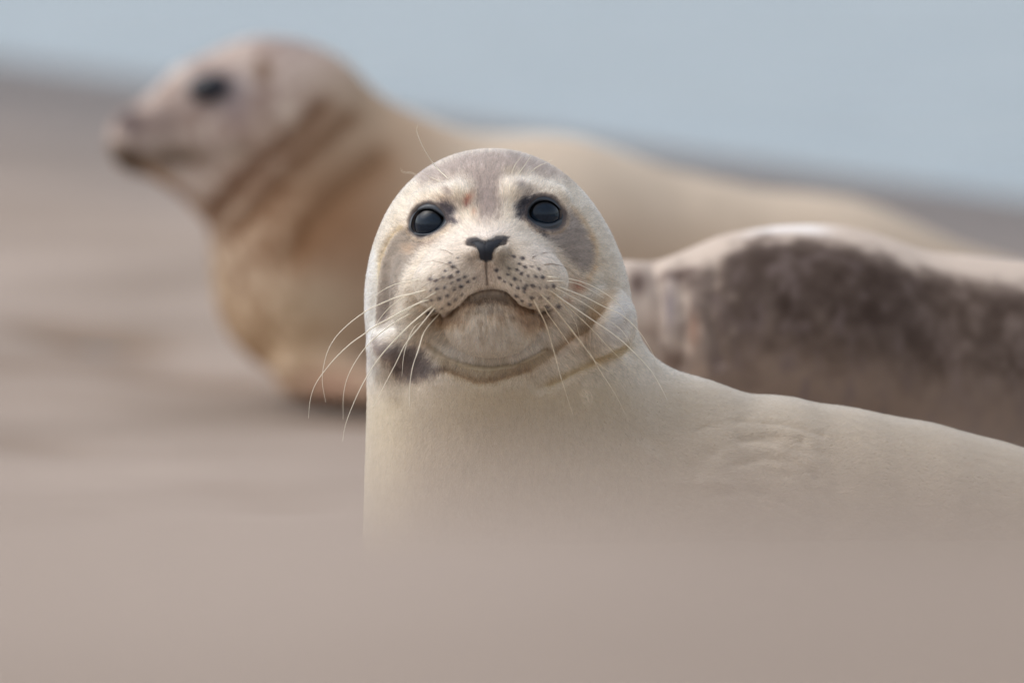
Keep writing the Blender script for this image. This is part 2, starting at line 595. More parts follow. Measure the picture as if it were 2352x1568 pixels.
def sculpt(P, N):
    x, y = P[:, 0], P[:, 2]
    front = sm(0.02, 0.35, -N[:, 1]) * (P[:, 1] < 330)
    off = np.zeros(len(P))
    for pts, w, a in STROKES:
        bx0 = min(q[0] for q in pts) - 3 * w; bx1 = max(q[0] for q in pts) + 3 * w
        by0 = min(q[1] for q in pts) - 3 * w; by1 = max(q[1] for q in pts) + 3 * w
        m = (x > bx0) & (x < bx1) & (y > by0) & (y < by1)
        d = seg_dist(x[m], y[m], pts)
        jag = 0.35 + 1.3 * np.clip(0.5 + 0.9 * noise(x[m] / 34, y[m] / 34, 0, 15), 0, 1) if pts[0][0] > 1500 else 1.0
        off[m] -= a * np.exp(-(d / w) ** 2) * jag
    # eye sockets: a shallow bowl that the eyeball fills, with a raised rim
    for k, e in EYES.items():
        m = (np.abs(x - e['c'][0]) < 90) & (np.abs(y - e['c'][1]) < 90)
        s = poly_sd(x[m], y[m], e['out'])
        off[m] += -16 * (1 - sm(-14, 1, s)) + 2.0 * np.exp(-((s - 6) / 7.0) ** 2) - 2 * np.exp(-((s - 20) / 12.0) ** 2)
    # soft unevenness of muscle and fat
    off += np.where(y > 900, 1.0, 2.4) * fbm(x / 70, y / 70, P[:, 1] / 70, 5, 3)
    return P + N * (off * np.where(off < -3, front, np.maximum(front, 0.4)))[:, None]


SPOTS = Z4([(700, 375), (620, 425), (655, 480), (555, 515), (685, 545), (600, 580), (525, 605), (450, 622), (390, 618), (780, 590), (700, 625), (610, 665), (535, 705), (460, 733), (395, 735), (820, 660), (735, 695), (645, 745), (565, 800), (480, 838), (405, 860), (335, 858), (748, 800), (660, 840), (585, 908), (510, 945), (430, 980), (360, 990), (890, 615),
            (1325, 352), (1420, 372), (1385, 445), (1460, 470), (1545, 480), (1630, 490), (1135, 525), (1270, 485), (1360, 515), (1415, 550), (1500, 580), (1590, 590), (1665, 585), (1255, 575), (1330, 607), (1400, 640), (1480, 680), (1560, 700), (1640, 712), (1710, 708), (1775, 690), (1290, 680), (1375, 725), (1460, 715), (1460, 775), (1535, 825), (1625, 838), (1710, 830), (1350, 815), (1425, 865), (1520, 905), (1700, 945), (1220, 640), (1155, 615), (1835, 915)])
CHEEK_R = [(1293, 499), (1306, 480), (1320, 492), (1332, 509), (1344, 526), (1355, 546), (1360, 569), (1361, 593), (1352, 622), (1335, 622), (1309, 606), (1290, 581), (1268, 560), (1245, 543), (1222, 522), (1250, 532), (1275, 532), (1290, 520)]
CHEEK_L = Z1([(470, 690), (400, 690), (350, 725), (295, 820), (252, 930), (226, 1100), (208, 1300), (210, 1400), (300, 1350), (368, 1210), (380, 1130), (400, 1050), (480, 950), (520, 880), (570, 810), (500, 770)])
CROWN = Z1([(500, 330), (560, 260), (700, 205), (850, 150), (1200, 125), (1450, 190), (1620, 300), (1640, 350), (1500, 330), (1330, 295), (1180, 290), (1125, 400), (1130, 560), (1090, 640), (980, 640), (955, 500), (940, 400), (850, 325), (700, 355), (560, 390)])
EYEP_L = Z2([(1240, 420), (1400, 400), (1600, 480), (1640, 620), (1500, 700), (1680, 830), (1560, 880), (1400, 930), (1350, 960), (1330, 700)])
EYEP_R = Z3([(640, 690), (520, 630), (440, 600), (480, 540), (435, 450), (500, 300), (620, 220), (830, 185), (900, 195), (760, 330), (690, 480), (700, 640), (860, 800), (1000, 860), (1000, 960), (820, 850)])
NECKP = Z5([(700, 690), (850, 745), (960, 775), (1100, 820), (1210, 950), (1130, 1020), (1000, 1070), (880, 1010), (790, 900), (710, 810)])


def paint_front(P, jr=None):
    x, d, y = P[:, 0], P[:, 1], P[:, 2]
    c = np.zeros((len(P), 3)) + np.array((216, 200, 180.0))
    big = fbm(x / 120, y / 120, d / 120, 21, 3)
    c = c + big[:, None] * np.array((5, 6, 8.0))
    # body: warmer, slightly darker beige below the head
    low = sm(820, 980, y)
    c = mixc(c, (188, 172, 150), low * 0.95)
    c = mixc(c, (186, 168, 140), 0.5 * np.exp(-(((y - 905) / 60) ** 2)) * sm(980, 1100, x) * (1 - sm(1380, 1500, x)))
    c = mixc(c, (174, 160, 142), sm(1450, 1700, x) * sm(850, 900, y) * 0.7)
    c = mixc(c, (212, 195, 166), 0.6 * (1 - sm(880, 990, x)) * sm(870, 940, y) * (d < 420))
    face = (x > 820) & (x < 1500) & (y > 300) & (y < 1000) & (d < 260)
    X, Y = x[face], y[face]
    jn = fbm(X / 9, Y / 14, 0, 31, 3)
    jh = jr[face] if jr is not None else 0 * X
    cf = c[face]

    def patch(poly, col, w, feather, jit=4.0):
        nonlocal cf
        s = poly_sd(X, Y, poly) + jit * jn + 5.5 * jh
        cf = mixc(cf, col, w * (1 - sm(-feather, feather, s)))

    def spot(cx, cy, rx, ry, col, w, ang=0.0):
        nonlocal cf
        ca, sa = math.cos(ang), math.sin(ang)
        u = ((X - cx) * ca + (Y - cy) * sa) / rx; v = (-(X - cx) * sa + (Y - cy) * ca) / ry
        cf = mixc(cf, col, w * np.exp(-(u * u + v * v) * (1 + 0.35 * np.clip(jh, -1.5, 1.5))) * (1 + 0.5 * jn))

    # light parts of the face
    spot(1118, 535, 70, 24, (224, 210, 200), 0.6)
    spot(1040, 590, 60, 40, (222, 208, 196), 0.5)
    spot(1240, 590, 50, 30, (222, 208, 198), 0.5)
    patch(CROWN, (140, 127, 122), 0.76, 15, 9)
    spot(1116, 470, 16, 50, (146, 132, 128), 0.4)
    spot(1300, 400, 50, 14, (158, 138, 120), 0.5, 0.6)
    spot(1170, 400, 14, 12, (130, 115, 95), 0.4)
    # grey cheeks
    patch(CHEEK_L, (130, 119, 108), 0.95, 6, 5)
    spot(885, 728, 14, 22, (95, 84, 80), 0.7)
    patch(CHEEK_R, (150, 140, 132), 0.95, 7, 6)
    stp = seg_dist(X, Y, [(1312, 478), (1340, 512), (1364, 560), (1366, 612), (1350, 640)])
    cf = mixc(cf, (186, 150, 112), 0.55 * np.exp(-(stp / 7) ** 2) * (0.7 + 0.6 * jn))
    stp = seg_dist(X, Y, Z1([(400, 690), (340, 735), (285, 830), (243, 940), (218, 1100)]))
    cf = mixc(cf, (196, 168, 124), 0.6 * np.exp(-(stp / 5) ** 2))
    spot(940, 570, 16, 12, (180, 140, 105), 0.45)
    spot(985, 558, 26, 7, (110, 88, 80), 0.55, -0.3)
    # around the eyes
    patch(EYEP_L, (66, 60, 66), 0.92, 5, 6)
    patch(EYEP_R, (50, 48, 56), 1.0, 5, 3)
    spot(1030, 462, 40, 9, (128, 110, 98), 0.4, 0.25)
    spot(1028, 442, 14, 7, (120, 110, 108), 0.6, 0.7)
    spot(1196, 428, 14, 7, (110, 104, 106), 0.7, 0.3)
    spot(1215, 440, 26, 9, (150, 138, 132), 0.4, -0.25)
    for k, e in EYES.items():
        s = poly_sd(X, Y, e['out'])
        cf = mixc(cf, (84, 77, 76), 0.85 * (1 - sm(1, 11, s + 3 * jn)))
        cf = mixc(cf, (168, 140, 108), 0.35 * np.exp(-((s - 9) / 4.0) ** 2) * sm(e['c'][1] - 10, e['c'][1] + 20, Y))
    spot(1077, 462, 9, 14, (160, 108, 90), 0.75, 0.5)
    spot(1072, 474, 4, 6, (130, 76, 66), 0.6)
    spot(1090, 490, 6, 10, (178, 140, 122), 0.5)
    # around the nose and the whisker pads
    spot(1010, 610, 70, 55, (200, 186, 170), 0.6)
    spot(1060, 560, 50, 26, (204, 190, 176), 0.5)
    s = poly_sd(X, Y, NOSE)
    cf = mixc(cf, (84, 76, 72), 0.75 * (1 - sm(-2, 4, s + 3 * jn + 1.5 * jh)) * (Y < 564))
    cf = mixc(cf, (50, 48, 50), 0.85 * (1 - sm(-2, 2.5, s + 1.5 * jn + 0.8 * jh)))
    spot(1083, 596, 22, 16, (126, 112, 98), 0.75, -0.6)
    spot(1160, 590, 20, 24, (124, 112, 96), 0.75, 0.5)
    spot(1165, 618, 26, 18, (128, 118, 102), 0.6, 0.6)
    spot(1050, 645, 66, 36, (168, 154, 138), 0.65, -0.35)
    spot(1195, 645, 62, 34, (176, 164, 148), 0.55, 0.35)
    spot(1118, 630, 26, 34, (170, 152, 136), 0.6)
    cf = mixc(cf, (96, 86, 78), 0.6 * np.exp(-(seg_dist(X, Y, Z4([(1015, 430), (1020, 560), (1030, 700)])) / 2.5) ** 2))
    # mouth and chin
    md = seg_dist(X, Y, MOUTH)
    below = Y > np.interp(X, [q[0] for q in MOUTH], [q[1] for q in MOUTH])
    cf = mixc(cf, (58, 44, 36), 0.95 * np.exp(-(md / 3.6) ** 2))
    cf = mixc(cf, (132, 112, 92), 0.7 * np.exp(-(md / 14) ** 2) * below * sm(990, 1020, X) * (1 - sm(1250, 1275, X)))
    spot(1024, 730, 22, 9, (92, 74, 56), 0.8, -0.15)
    spot(1238, 722, 26, 10, (96, 76, 58), 0.75, 0.1)
    spot(1190, 722, 16, 14, (140, 114, 90), 0.55)
    lip0 = [(1070, 700), (1088, 684), (1110, 676), (1135, 674), (1162, 682), (1185, 705), (1160, 700), (1130, 693), (1095, 700)]
    patch(lip0, (98, 86, 74), 0.8, 6, 7)
    speck = sm(0.25, 0.6, fbm(X / 3.2, Y / 4.5, 0, 57, 2)) * np.exp(-(((X - 1128) / 110) ** 2 + ((Y - 728) / 26) ** 2))
    cf = mixc(cf, (120, 88, 62), 0.75 * speck)
    speck = sm(0.3, 0.6, fbm(X / 2.8, Y / 2.8, 0, 58, 2)) * np.exp(-(((X - 1135) / 90) ** 2 + ((Y - 722) / 30) ** 2))
    cf = mixc(cf, (226, 212, 186), 0.7 * speck)
    spot(1038, 740, 34, 12, (134, 106, 80), 0.65)
    spot(1228, 738, 34, 13, (132, 104, 78), 0.65)
    spot(1150, 725, 22, 14, (158, 132, 108), 0.5)
    spot(1210, 745, 26, 20, (150, 118, 92), 0.6, 0.9)
    spot(1122, 795, 105, 24, (236, 224, 208), 0.85)
    spot(1122, 765, 70, 26, (222, 206, 186), 0.7)
    spot(1120, 712, 40, 10, (132, 122, 110), 0.5)
    # pale tufts at the sides of the head
    spot(1408, 735, 34, 56, (238, 232, 224), 0.85, 0.35)
    spot(892, 758, 26, 14, (236, 228, 218), 0.8, -0.3)
    spot(872, 840, 24, 9, (232, 224, 212), 0.75)
    cf = mixc(cf, (252, 246, 232), 0.9 * (1 - sm(862, 870, X + 3 * jn)) * sm(540, 600, Y) * (1 - sm(800, 900, Y)))  # pale outer fur of the left edge, with bright rim light painted in

    streak = fbm(X / 3.2, Y / 26, 0, 44, 2)
    cf = cf + (streak * 26 * np.exp(-(((Y - 765) / 45) ** 2 + ((X - 1125) / 130) ** 2)))[:, None]
    # neck folds and throat: warm crease shade painted into the fur colour
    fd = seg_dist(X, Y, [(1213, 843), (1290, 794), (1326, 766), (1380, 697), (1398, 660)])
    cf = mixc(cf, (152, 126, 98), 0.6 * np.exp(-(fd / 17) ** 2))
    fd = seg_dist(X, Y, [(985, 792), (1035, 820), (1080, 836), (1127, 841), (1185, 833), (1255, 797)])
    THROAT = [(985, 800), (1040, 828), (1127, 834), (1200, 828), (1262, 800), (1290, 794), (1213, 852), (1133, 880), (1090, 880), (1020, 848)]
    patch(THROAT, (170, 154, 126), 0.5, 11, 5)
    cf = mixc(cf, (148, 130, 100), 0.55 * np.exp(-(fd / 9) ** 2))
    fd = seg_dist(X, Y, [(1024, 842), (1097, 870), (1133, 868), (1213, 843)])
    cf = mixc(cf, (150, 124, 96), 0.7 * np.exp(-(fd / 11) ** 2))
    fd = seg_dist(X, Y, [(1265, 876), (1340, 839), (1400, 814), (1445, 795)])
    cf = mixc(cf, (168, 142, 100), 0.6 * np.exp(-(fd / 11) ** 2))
    spot(1323, 655, 16, 13, (150, 104, 84), 0.7)
    spot(1300, 690, 12, 8, (170, 130, 105), 0.5)
    spot(1424, 735, 6, 14, (140, 120, 100), 0.6, 0.4)
    spot(1405, 752, 5, 10, (150, 130, 110), 0.4, 0.6)
    patch(NECKP, (108, 98, 95), 0.9, 13, 12)
    spot(1012, 842, 18, 6, (110, 98, 90), 0.5, 0.1)
    spot(905, 912, 26, 16, (150, 134, 112), 0.4, 0.5)
    # follicle dots of the whiskers
    for i, (cx, cy) in enumerate(SPOTS):
        cx += 2.2 * math.sin(i * 5.3); cy += 1.8 * math.sin(i * 9.1)
        m = (np.abs(X - cx) < 12) & (np.abs(Y - cy) < 12)
        r = 2.7 + 2.6 * ((i * 37 % 11) / 11.0)
        q = np.exp(-((((X[m] - cx) / r) ** 2 + ((Y[m] - cy) / (r * 0.8)) ** 2)) ** 1.5)
        cf[m] = mixc(cf[m], (46, 42, 48), 0.92 * q)
    q = np.exp(-(((X - 1345) / 15) ** 2 + ((Y - 902) / 19) ** 2))
    cf = cf + (60 * q * sm(0.1, 0.5, noise(X / 2.6, Y / 2.6, 0, 71)))[:, None]
    c[face] = cf
    c = lin(np.clip(c, 8, 250))
    # fine streaks that follow the lie of the coat
    th = np.arctan2(y - 575, x - 1117); rr = np.hypot(x - 1117, y - 575)
    sf = noise(th * 42, rr / 15, d / 60, 90) + 0.6 * noise(th * 80, rr / 9, d / 60, 91)
    sb = noise(x / 4.0, y / 20, d / 40, 92) * (1 - sm(1400, 1600, x)) + noise(x / 22, (y - 0.25 * x) / 4.0, d / 40, 93) * sm(1400, 1600, x)
    wf = 1 - sm(800, 900, y)
    return c * np.exp((0.20 + 0.22 * np.exp(-(((x - 1125) / 150) ** 2 + ((y - 765) / 50) ** 2))) * sf * wf + 0.05 * sb * (1 - wf))[:, None]


def build_front():
    f = seal_f
    xs = axis([(760, 800, 20), (800, 1520, 7), (1520, 2400, 16), (2400, 4800, 32)])
    ys = axis([(-400, -350, 25), (-350, 300, 7), (300, 700, 20), (700, 1600, 32)])
    zs = axis([(300, 320, 10), (320, 960, 7), (960, 1300, 14), (1300, 2050, 28)])
    V, Q = surface_nets(f, xs, ys, zs)
    V = project(f, V, 5, 20)
    V, Q = subdivide(V, Q)
    V = project(f, V, 3, 8)
    G = grad(f, V); N = G / (np.linalg.norm(G, axis=1, keepdims=True) + 1e-9)
    V0 = V
    V = sculpt(V, N)
    col = paint_front(V0)
    return V, Q, N, V0, col


V, Q, N, V0, col = build_front()
base_z = 0.0
root1 = seal_root("seal", tuple(FA.w(np.array([1500, 250, 1500.0]))), "pale cream seal in sharp focus facing the camera, head raised", "seals resting on the beach")
R1 = np.array(root1.location)
fur_skin = coat_mat("seal_skin_under_fur", bump=0.15)
body1 = mesh_obj("body", FA.w(V) - R1, Q, fur_skin, root1, color=col)

# ---- fur as hair strands (child of the body)
HAIR_MAT = hair_mat("seal_fur_strands")


def strands(name, frame, parent, rootloc, roots, dirs, norms, length, lift, cols, rad, mat, jit=0.2):
    n = len(roots)
    d = dirs + rng.normal(0, jit, (n, 3))
    d -= norms * (d * norms).sum(-1, keepdims=True)
    d /= np.linalg.norm(d, axis=1, keepdims=True) + 1e-9
    ts = np.array([0, 0.33, 0.66, 1.0])
    L = length[:, None]
    P = np.empty((n, 4, 3))
    for i, t in enumerate(ts):
        P[:, i] = roots + L * (d * (t * 0.93) + norms * ((lift * (t - 0.45 * t * t))[:, None]))
    P[:, 0] -= norms * 0.8
    W_ = (frame.w(P.reshape(-1, 3)) - rootloc).astype(np.float32)
    cu = bpy.data.hair_curves.new(name)
    cu.add_curves([4] * n)
    cu.attributes['position'].data.foreach_set('vector', W_.ravel())
    ra = cu.attributes.get('radius') or cu.attributes.new('radius', 'FLOAT', 'POINT')
    prof = np.array([1.0, 0.95, 0.75, 0.15])
    ra.data.foreach_set('value', (rad[:, None] * prof[None]).astype(np.float32).ravel())
    ca = cu.attributes.new('coat', 'FLOAT_COLOR', 'CURVE')
    c4 = np.ones((n, 4), np.float32); c4[:, :3] = cols
    ca.data.foreach_set('color', c4.ravel())
    cu.materials.append(mat)
    o = bpy.data.objects.new(name, cu)
    S.collection.objects.link(o)
    o.parent = parent
    return o


def scatter(V, Q, N, V0, dens):
    A, B, C, D = V[Q[:, 0]], V[Q[:, 1]], V[Q[:, 2]], V[Q[:, 3]]
    area = 0.5 * np.linalg.norm(np.cross(C - A, D - B), axis=1)
    ctr = (A + B + C + D) / 4
    nn = N[Q].mean(1)
    ex = area * dens(ctr, nn)
    cnt = rng.poisson(ex)
    fi = np.repeat(np.arange(len(Q)), cnt)
    u = rng.random((len(fi), 1)); v = rng.random((len(fi), 1))

    def bi(T):
        q = T[Q[fi]]
        return (q[:, 0] * (1 - u) * (1 - v) + q[:, 1] * u * (1 - v) + q[:, 2] * u * v + q[:, 3] * (1 - u) * v)
    n = bi(N); n /= np.linalg.norm(n, axis=1, keepdims=True) + 1e-9
    return bi(V), n, bi(V0)


def dens_front(c, n):
    x, d, y = c.T
    vis = sm(-0.35, 0.0, -n[:, 1])
    face = (x < 1500) & (y < 870)
    w = np.where(face, 0.75, np.where(y < 1000, 0.62, 0.5))
    w = np.where((x > 2420) | (y > 1240), 0.02, w)
    return w * (0.06 + 0.94 * vis)


P, PN, P0 = scatter(V, Q, N, V0, dens_front)
keep = np.ones(len(P), bool)
for e in EYES.values():
    keep &= ~((poly_sd(P0[:, 0], P0[:, 2], e['out']) < 4.0) & (P0[:, 1] < 60))
keep &= ~((poly_sd(P0[:, 0], P0[:, 2], NOSE_LEATHER) < -1.5 - rng.random(len(P)) * 3) & (P0[:, 1] < 0))
keep &= ~((seg_dist(P0[:, 0], P0[:, 2], MOUTH) < 1.6) & (P0[:, 1] < 0))
P, PN, P0 = P[keep], PN[keep], P0[keep]
x, y = P0[:, 0], P0[:, 2]
# flow of the coat: away from the nose on the face, down and back on neck and body
fd = np.stack([x - 1117, P0[:, 1] + 260, y - 575], -1)
fd /= np.linalg.norm(fd, axis=1, keepdims=True)
neckdir = np.array([0.10, 0.25, 1.0]) + 0 * fd
wn_ = sm(800, 900, y)[:, None]
bodydir = np.array([1.0, 0.35, 0.35]) + 0 * fd
wb = (sm(1420, 1640, x) * sm(840, 930, y))[:, None]
fdir = fd * (1 - wn_) + neckdir * wn_
fdir = fdir * (1 - wb) + bodydir * wb
ang = 0.35 * noise(x / 60, y / 60, 0, 9)
fdir = np.stack([fdir[:, 0] * np.cos(ang) - fdir[:, 2] * np.sin(ang), fdir[:, 1], fdir[:, 0] * np.sin(ang) + fdir[:, 2] * np.cos(ang)], -1)
hl = np.where(y > 880, 10.5, 12.5)
muz = np.exp(-(((x - 1120) / 150) ** 2 + ((y - 620) / 90) ** 2)) * (P0[:, 1] < 0)
hl = hl - 8.0 * muz
hl = hl + 13 * np.exp(-(((x - 1125) / 130) ** 2 + ((y - 785) / 38) ** 2)) * (P0[:, 1] < 30)
hl = hl + 9 * np.exp(-(((x - 1400) / 60) ** 2 + ((y - 740) / 80) ** 2)) + 9 * np.exp(-(((x - 880) / 40) ** 2 + ((y - 780) / 90) ** 2))
for e in EYES.values():
    hl = np.where(P0[:, 1] < 60, hl * (0.45 + 0.55 * sm(6, 30, poly_sd(x, y, e['out']))), hl)
hl *= rng.uniform(0.6, 1.25, len(P))
jr = rng.normal(0, 1, len(P0))
cl = paint_front(P0, jr)
clump = 1 + np.where(y > 880, 0.04, 0.12) * fbm(x / 5, y / 9, P0[:, 1] / 9, 77, 2)
var = np.exp(rng.normal(0, 1, len(P)) * np.where(y > 880, 0.08, 0.22)) * clump
dk = rng.random(len(P)) < np.where(y < 870, 0.06, 0.02)
var[dk] *= 0.5
cl = np.clip(0.93 * cl ** 1.3 * var[:, None], 0.003, 0.9)
lift = np.where(y > 900, 0.36, 0.42) + 0.22 * sm(0.55, 0.9, 1 - np.abs(PN[:, 1])) + rng.normal(0, 0.1, len(P))
rad = rng.uniform(0.2, 0.36, len(P)) * FA.u * np.where(y > 900, 0.95, 1.0)
print("hairs", len(P), "verts", len(V))
fur = strands("fur", FA, body1, R1, P, fdir, PN, hl, lift, cl, rad, HAIR_MAT)

# ---- eyes
EYE_MAT, nt, b = new_mat("wet_dark_eye")
a = nt.nodes.new('ShaderNodeAttribute'); a.attribute_name = 'coat'
nt.links.new(a.outputs['Color'], b.inputs['Base Color'])
b.inputs['Roughness'].default_value = 0.11
b.inputs['Specular IOR Level'].default_value = 0.26
LID_MAT = plain_mat("slate_eyelid_skin", (50, 56, 63), rough=0.36, spec=0.5, noise_amt=0.25, scale=900)
PUP_MAT = plain_mat("black_pupil", (6, 6, 8), rough=0.1)


def resample(poly, n):
    p = np.array(list(poly) + [poly[0]], float)
    # smooth closed curve through the points
    m = len(poly)
    out = []
    for i in range(m):
        a, b, c, d = p[(i - 1) % m], p[i], p[(i + 1) % m], p[(i + 2) % m]
        for t in np.linspace(0, 1, 9)[:-1]:
            out.append(0.5 * ((2 * b) + (c - a) * t + (2 * a - 5 * b + 4 * c - d) * t * t + (3 * b - a - 3 * c + d) * t ** 3))
    return np.array(out)


def polar(poly, c, n):
    q = resample(poly, n) - np.array(c)
    a = np.arctan2(q[:, 1], q[:, 0]); r = np.hypot(q[:, 0], q[:, 1])
    o = np.argsort(a)
    th = np.linspace(-math.pi, math.pi, n, endpoint=False)
    return th, np.interp(th, a[o], r[o], period=2 * math.pi)


def uv_sphere(nu=120, nv=90):
    u = np.linspace(0, 2 * math.pi, nu, endpoint=False); v = np.linspace(0, math.pi, nv)
    U_, V_ = np.meshgrid(u, v, indexing='ij')
    pts = np.stack([np.sin(V_) * np.cos(U_), np.cos(V_), np.sin(V_) * np.sin(U_)], -1)
    I = np.arange(nu * nv).reshape(nu, nv)
    I2 = np.roll(I, -1, axis=0)
    F = np.stack([I[:, :-1], I[:, 1:], I2[:, 1:], I2[:, :-1]], -1).reshape(-1, 4)
    return pts.reshape(-1, 3), F[:, ::-1]


def surf_d(px, py):
    return front_depth(seal_f, px, py)


for k, e in EYES.items():
    cx, cy = e['c']
    R = 45.0
    g0 = grad(seal_f, np.array([[cx, surf_d(cx, cy)[0], cy]]))[0]; g0 /= np.linalg.norm(g0)
    d_c = surf_d(cx, cy)[0]
    cen = np.array([cx, d_c, cy]) - g0 * (R - 3.0)
    cen[0] = cx + (cen[0] - cx) * 0.5; cen[2] = cy + (cen[2] - cy) * 0.5
    sp, sf = uv_sphere()
    rr = np.hypot((sp[:, 0] * R + cen[0] - cx - 1.0) / 34.5, (sp[:, 2] * R + cen[2] - cy - 8.0) / 30.0)
    wq = sm(0.86, 1.0, rr)[:, None]  # black upper crescent: lid shadow painted into the eyeball colour
    ir = 1 + 0.25 * noise(sp[:, 0] * 9, sp[:, 2] * 22, 0, 5 if k == 'l' else 6)[:, None]
    eye = mesh_obj("eye", FA.w(cen + sp * R) - R1, sf, EYE_MAT, root1, color=lin((22, 34, 46)) * ir * (1 - wq) + lin((8, 8, 9)) * wq)
    # eyelid ring: from on the eyeball out into the fur
    n = 96
    th, ri = polar(e['ap'], (cx, cy), n)
    _, ro = polar(e['out'], (cx, cy), n)
    ro = ro + 3.0
    rings = []
    K = 11
    eo = surf_d(cx + ro * np.cos(th), cy + ro * np.sin(th))
    def on_ball(r):
        qx = r * np.cos(th) + cx - cen[0]; qy = r * np.sin(th) + cy - cen[2]
        return cen[1] - np.sqrt(np.maximum(R * R - qx ** 2 - qy ** 2, 4.0))
    di = on_ball(ri)
    for j in range(K):
        t = j / (K - 1)
        r = ri + (ro - ri) * t
        base = di * (1 - t) + (eo + 1.0) * t
        wr = 0.9 * np.sin(t * 17 + 2.0 * np.sin(th * 2)) * sm(0.15, 0.4, np.full(n, t)) * (1 - t)
        dep = base - 6.0 * math.sin(math.pi * min(1, t * 1.25 + 0.16)) ** 0.8 * (1 - t * 0.5) - wr
        if j == 0: dep = di + 1.5
        rings.append(np.stack([cx + r * np.cos(th), dep, cy + r * np.sin(th)], -1))
    inner = np.stack([cx + (ri - 1.0) * np.cos(th), on_ball(ri - 1.0) + 6, cy + (ri - 1.0) * np.sin(th)], -1)
    outer = rings[-1] + np.array([0, 9.0, 0])
    rings = [inner] + rings + [outer]
    RV = np.array(rings)
    m = len(rings)
    I = np.arange(m * n).reshape(m, n); I2 = np.roll(I, -1, axis=1)
    F = np.stack([I[:-1], I2[:-1], I2[1:], I[1:]], -1).reshape(-1, 4)
    lid = mesh_obj("eyelid", FA.w(RV.reshape(-1, 3)) - R1, F, LID_MAT, root1)

# ---- nose leather: a domed patch with the slanted nostrils at its sides
NOSE_MAT = plain_mat("dark_nose_leather", (34, 37, 44), rough=0.6, spec=0.3, noise_amt=0.3, scale=1500)
nx = np.arange(1066, 1172, 1.5); ny = np.arange(536, 610, 1.5)
NX, NY = np.meshgrid(nx, ny, indexing='ij')
sdn = poly_sd(NX, NY, NOSE_LEATHER)
hN = 4.0 * np.sqrt(np.clip(-sdn / 9.0, 0, 1)) - 3.0
hN = hN - 0.8 * np.exp(-(seg_dist(NX, NY, Z4([(1000, 160), (1012, 300), (1018, 430)])) / 2.2) ** 2)
Pn = np.stack([NX, surf_d(NX.ravel(), NY.ravel()).reshape(NX.shape) - hN, NY], -1)
Fq = grid_patch(NX, NY)
okf = (sdn.ravel()[Fq] < 1.2).all(1)
Fq = Fq[okf]
used, inv = np.unique(Fq, return_inverse=True)
mesh_obj("nose", FA.w(Pn.reshape(-1, 3)[used]) - R1, inv.reshape(-1, 4)[:, ::-1], NOSE_MAT, root1)

